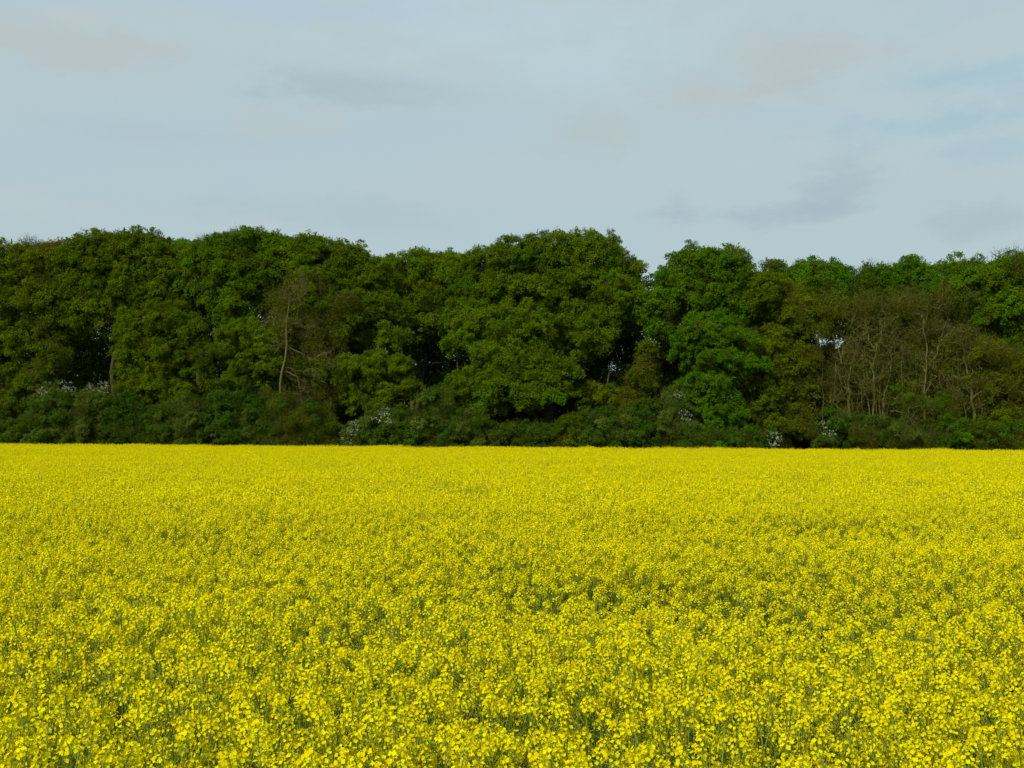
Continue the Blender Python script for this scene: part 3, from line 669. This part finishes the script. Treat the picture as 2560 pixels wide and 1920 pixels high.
# ------------------------------------------------------------------ shrubs along the edge
def shrub(label, lobes, keys, off=1.6, mix=None, name='shrub', blossom=None, spacing=.8, size=.6, cat='shrub'):
    seedc[0] += 1; g = np.random.default_rng(seedc[0])
    x0 = np.mean([l[0] for l in lobes]); D = depth(x0, off)
    lb = list(lobes)
    for (x, y, rx, ry) in lobes:                                  # foliage down to the ground
        if y + ry < 1140: lb.append((x, (y + 1150) / 2, rx * .95, (1150 - y) / 2))
    P, Dn, cs, rs = lobe_points(lb, off, spacing, g, inner=.25, under=.8, back=.3)
    mix = [m * .75 for m in (mix or [1.0])] + [.25]; keys = tuple(keys) + ('sparse_shrub',)
    root = link(name, None, label=label, category=cat); root.location = (wx(x0, D), D, 0)
    mb = MB()
    for c, r in zip(cs[:len(lobes)], rs):
        for _ in range(3):
            a = np.array([wx(x0, D) + g.normal(0, .3), D + g.normal(0, .2), 0]); e = c + unit(g.normal(size=3)) * r * .6
            mb.tube(wobble(a, e, 6, g, .12), np.linspace(.06, .02, 6), 'bark', 4, .5)
    localise(root, link('stems', mb.mesh('stems'), kind='stuff'))
    localise(root, crown_scatter('foliage', P, Dn, size, keys, None, g, mix))
    if blossom:
        P2, D2, _, _ = lobe_points([(b[0], b[1], b[2] * .8, b[3] * .8) for b in blossom], off - .2, 1.0, g, inner=0, under=.3, back=0)
        localise(root, crown_scatter('blossom', P2, D2, .55, ('blossom',), None, g))
S, SB, SG = 'shrub', 'shrub_blue', 'shrub_grey'
shrub('dark low bush at the foot of the leftmost tree', [(20, 1085, 60, 30), (-30, 1075, 50, 36)], (S, 'deep'), mix=[.6, .4])
shrub('hawthorn bush with a white cap of blossom near the left end of the wood', [(130, 1010, 52, 44), (175, 1040, 50, 40), (100, 1060, 45, 36)], (SG, S), 1.8, [.6, .4], 'hawthorn_bush', [(150, 972, 40, 12), (120, 985, 30, 14)])
shrub('brownish green hawthorn with cream specks right of the white capped one', [(235, 1015, 50, 46), (215, 1060, 50, 40), (265, 1060, 36, 40)], (SG, 'sparse_shrub_grey', 'sparse_brown'), 1.8, [.5, .3, .2], 'hawthorn_bush', [(245, 980, 24, 8)])
shrub('cool green elder bush under the lower olive oak', [(305, 1025, 48, 46), (320, 1070, 52, 36)], (SB, S), 1.5, [.75, .25], 'elder_bush')
shrub('mid green bramble mound between the elder and the large dark bush', [(380, 1060, 50, 42), (430, 1045, 48, 36)], (S, SG), 1.4, [.7, .3], 'bramble_bush')
shrub('loose greyish bush with arching sprays beside the large dark bush', [(470, 1035, 45, 46), (490, 1070, 45, 36)], (SG, 'sparse_shrub_grey'), 1.3, [.6, .4])
shrub('large dark green bush under the pale trunked small oak', [(565, 1005, 52, 44), (630, 1020, 58, 46), (600, 1065, 80, 40), (540, 1060, 50, 40), (665, 1065, 36, 36)], (SB, S, SG), 1.6, [.45, .35, .2], blossom=None)
shrub('low brown green scrub at the foot of the dead trunk', [(715, 1070, 50, 40), (700, 1020, 30, 40), (760, 1050, 46, 46)], ('sparse_olive', S, 'sparse_brown'), 1.2, [.6, .2, .2])
shrub('olive bush right of the dead trunk touching a white flowered one', [(815, 1075, 42, 36), (800, 1045, 34, 34)], ('sparse_olive', 'deep'), 2.2, [.7, .3])
shrub('low hawthorn sprinkled with white blossom at the crop edge under the yellowish oak tuft', [(890, 1085, 42, 34), (930, 1070, 36, 36)], (SG, S), 1.2, [.5, .5], 'hawthorn_bush', [(885, 1080, 34, 24), (955, 1045, 20, 16)])
shrub('dark green bush between the flowering hawthorn and the grey green mound', [(985, 1060, 52, 44), (1020, 1090, 46, 26)], (S, SB, 'deep'), 1.9, [.4, .3, .3])
shrub('bright sprayed grey green mound left of the foot of the biggest oak', [(1085, 1010, 48, 46), (1060, 1060, 48, 38), (1110, 1065, 44, 38)], (SG, 'sparse_shrub_grey', S), 1.7, [.4, .2, .4])
shrub('broad pale green bush below the lowest left boughs of the biggest oak', [(1165, 1060, 56, 42), (1205, 1080, 48, 32)], (SG, S, SB), 1.4, [.45, .35, .2])
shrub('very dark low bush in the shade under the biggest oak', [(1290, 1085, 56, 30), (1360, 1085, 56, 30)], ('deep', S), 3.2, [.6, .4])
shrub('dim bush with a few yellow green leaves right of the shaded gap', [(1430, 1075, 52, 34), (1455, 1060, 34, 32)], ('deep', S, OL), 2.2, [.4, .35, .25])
shrub('rounded light green elder at the right side of the big oak shade', [(1520, 1060, 56, 46), (1560, 1080, 46, 34), (1500, 1085, 44, 28)], (SB, SG, S), 1.4, [.3, .35, .35], 'elder_bush')
shrub('blue green bush with arched boughs left of the tall white flowered hawthorn', [(1600, 1045, 52, 42), (1620, 1080, 52, 34)], (SB, 'sparse_shrub'), 1.8, [.7, .3])
shrub('tall narrow hawthorn with hanging white blossom left of the narrow green maple', [(1680, 1020, 40, 50), (1705, 1060, 44, 46)], (SG, 'sparse_shrub_grey'), 1.6, [.6, .4], 'hawthorn_bush', [(1678, 1000, 22, 26), (1705, 1040, 26, 24)])
shrub('small bright bush at the crop edge under the narrow green maple', [(1760, 1092, 50, 24), (1720, 1090, 30, 24)], (MP, S), .9, [.5, .5])
shrub('low dark green bush with white specks right of the maple foot', [(1880, 1085, 52, 26), (1840, 1090, 36, 22)], (SB, S), 1.2, [.5, .5], blossom=[(1930, 1088, 14, 8)])
shrub('hawthorn with scattered white sprays at the foot of the bare trees', [(2065, 1075, 44, 40), (2085, 1050, 30, 36)], (SB, SG), 1.4, [.6, .4], 'hawthorn_bush', [(2066, 1072, 26, 28)])
shrub('brown green tangle of briars below the leafless forked tree', [(2145, 1080, 52, 36), (2190, 1070, 46, 40)], ('sparse_brown', S), 1.3, [.5, .5], 'briar_bush')
shrub('greyish hawthorn mound below the arching tangled boughs', [(2250, 1078, 52, 38), (2300, 1085, 44, 32)], (SG, 'sparse_shrub_grey', 'sparse_brown'), 1.3, [.4, .3, .3], 'hawthorn_bush')
shrub('light green leafy bush low between two leafless trees', [(2375, 1075, 46, 34), (2400, 1095, 40, 22)], (OB, S), 1.3, [.4, .6])
shrub('green sapling clump half way up among the leafless trees', [(2270, 1000, 34, 30), (2360, 1010, 36, 30)], (OB, 'sparse_olive'), 2.4, [.5, .5])
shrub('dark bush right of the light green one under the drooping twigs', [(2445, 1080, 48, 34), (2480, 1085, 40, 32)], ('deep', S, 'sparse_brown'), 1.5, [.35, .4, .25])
shrub('olive bush at the crop edge cut by the right end of the wood', [(2540, 1080, 50, 36), (2590, 1070, 50, 40)], ('sparse_olive', S), 1.3, [.6, .4])

# ------------------------------------------------------------------ inside of the wood: shaded leaf mass, further trunks, margin
gw = np.random.default_rng(77)
def sil(x): return np.interp(x, [-300, 0, 200, 350, 420, 600, 800, 940, 1100, 1200, 1400, 1560, 1620, 1700, 1860, 1910, 2040, 2130, 2280, 2450, 2520, 2900], [620, 610, 590, 580, 600, 580, 600, 640, 640, 620, 590, 610, 680, 630, 630, 675, 660, 670, 660, 660, 630, 640])
gaps = [(210, 815, 20, 18), (960, 870, 26, 20), (2112, 842, 22, 20), (2148, 838, 20, 18)]
pts = []
for off, top in ((11.5, 960), (17, 0), (22, 0), (29, 0), (38, 880), (46, 920)):
    for x in np.arange(-500, 3060, 38):
        y = top if top else sil(x) + 78
        while y < 1130:
            xx = x + gw.uniform(-24, 24); yy = y + gw.uniform(-22, 22); D = depth(xx, off) + gw.uniform(-1.5, 1.5)
            hole = any(((xx - a) / rx) ** 2 + ((yy - b) / ry) ** 2 < 1 for a, b, rx, ry in gaps)
            if not hole: pts.append((wx(xx, D), D, max(wz(yy, D), .4)))
            y += 42
pts = np.array(pts)
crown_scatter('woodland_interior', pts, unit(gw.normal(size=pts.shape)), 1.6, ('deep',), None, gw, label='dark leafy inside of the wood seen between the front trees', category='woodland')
def shaded_trunk(x, off, r, ytop, lab):
    g = gw; D = depth(x, off); a = np.array([wx(x, D), D, 0.]); b = np.array([wx(x + g.uniform(-25, 25), D), D, wz(ytop, D)])
    root = link('shaded_tree', None, label=lab, category='tree', group='shaded trees inside the wood'); root.location = a
    mb = MB(); T = wobble(a, b, 8, g, .03); mb.tube(T, np.linspace(r, r * .4, 8), 'bark', 7, .5); localise(root, link('trunk', mb.mesh('trunk')))
    bb = MB()
    for i in range(9):
        s = T[g.integers(3, 8)]; e = s + unit(g.normal(size=3) * (1, .7, .4) + (0, 0, .5)) * g.uniform(1.5, 3.2)
        bb.tube(wobble(s, e, 5, g, .2), np.linspace(r * .35, .02, 5), 'bark', 4, .5)
    localise(root, link('branches', bb.mesh('branches'), kind='stuff'))
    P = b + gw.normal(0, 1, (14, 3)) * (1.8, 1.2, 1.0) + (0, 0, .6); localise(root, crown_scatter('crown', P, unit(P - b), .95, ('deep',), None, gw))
for x, off, r, yt, w in ((150, 12, .2, 760, 'behind the left end olive tree'), (230, 11, .16, 770, 'under the double domed oak'), (500, 11, .25, 780, 'under the green oak left of the small pale trunked oak'), (560, 13, .16, 770, 'behind the small pale trunked oak'), (820, 12, .2, 760, 'behind the twiggy olive tree'),
        (1000, 13, .2, 800, 'right of the yellowish oak tuft'), (1035, 10, .26, 820, 'between the yellowish oak tuft and the biggest oak, the thickest there'), (1085, 14, .16, 810, 'in the dark gap left of the biggest oak, thin and far back'), (1128, 10, .14, 800, 'in the dark gap beside the lowest left boughs of the biggest oak'),
        (1460, 13, .25, 780, 'under the right side of the biggest oak'), (1600, 9, .15, 790, 'in the gap between the biggest oak and the narrow maple'), (1700, 12, .2, 760, 'behind the narrow green maple'), (1900, 12, .18, 740, 'behind the dull brownish olive tree'),
        (2038, 10, .16, 760, 'left of the leafless forked tree'), (2220, 13, .17, 740, 'behind the arching tangled boughs'), (2420, 12, .2, 740, 'behind the drooping twigs of the last leafless tree'), (2560, 13, .2, 760, 'under the right end oak')):
    shaded_trunk(x, off, r, yt, 'shaded tree ' + w)
# rough grass and nettles between crop and shrubs
mb = MB(); n = 9000
X = gw.uniform(-62, 58, n); Y = yedge(X) + gw.uniform(-.6, 2.2, n); h = gw.uniform(.25, .75, n) * (.6 + .8 * vnoise(X * .8, Y * .8, 9))
b = np.stack([X, Y, 0 * X], -1); an = gw.random(n) * 6.28; w = np.stack([np.cos(an), np.sin(an), 0 * an], -1) * .03; tip = b + np.stack([gw.normal(0, .15, n), gw.normal(0, .15, n), h], -1)
mb.quads(np.stack([b - w, b + w, (b + tip) / 2 + w * .9, tip], 1), 'grass', gw.random(n))
link('margin_grass', mb.mesh('margin_grass'), kind='stuff', label='rough dark grass strip between the crop and the shrubs', category='grass')
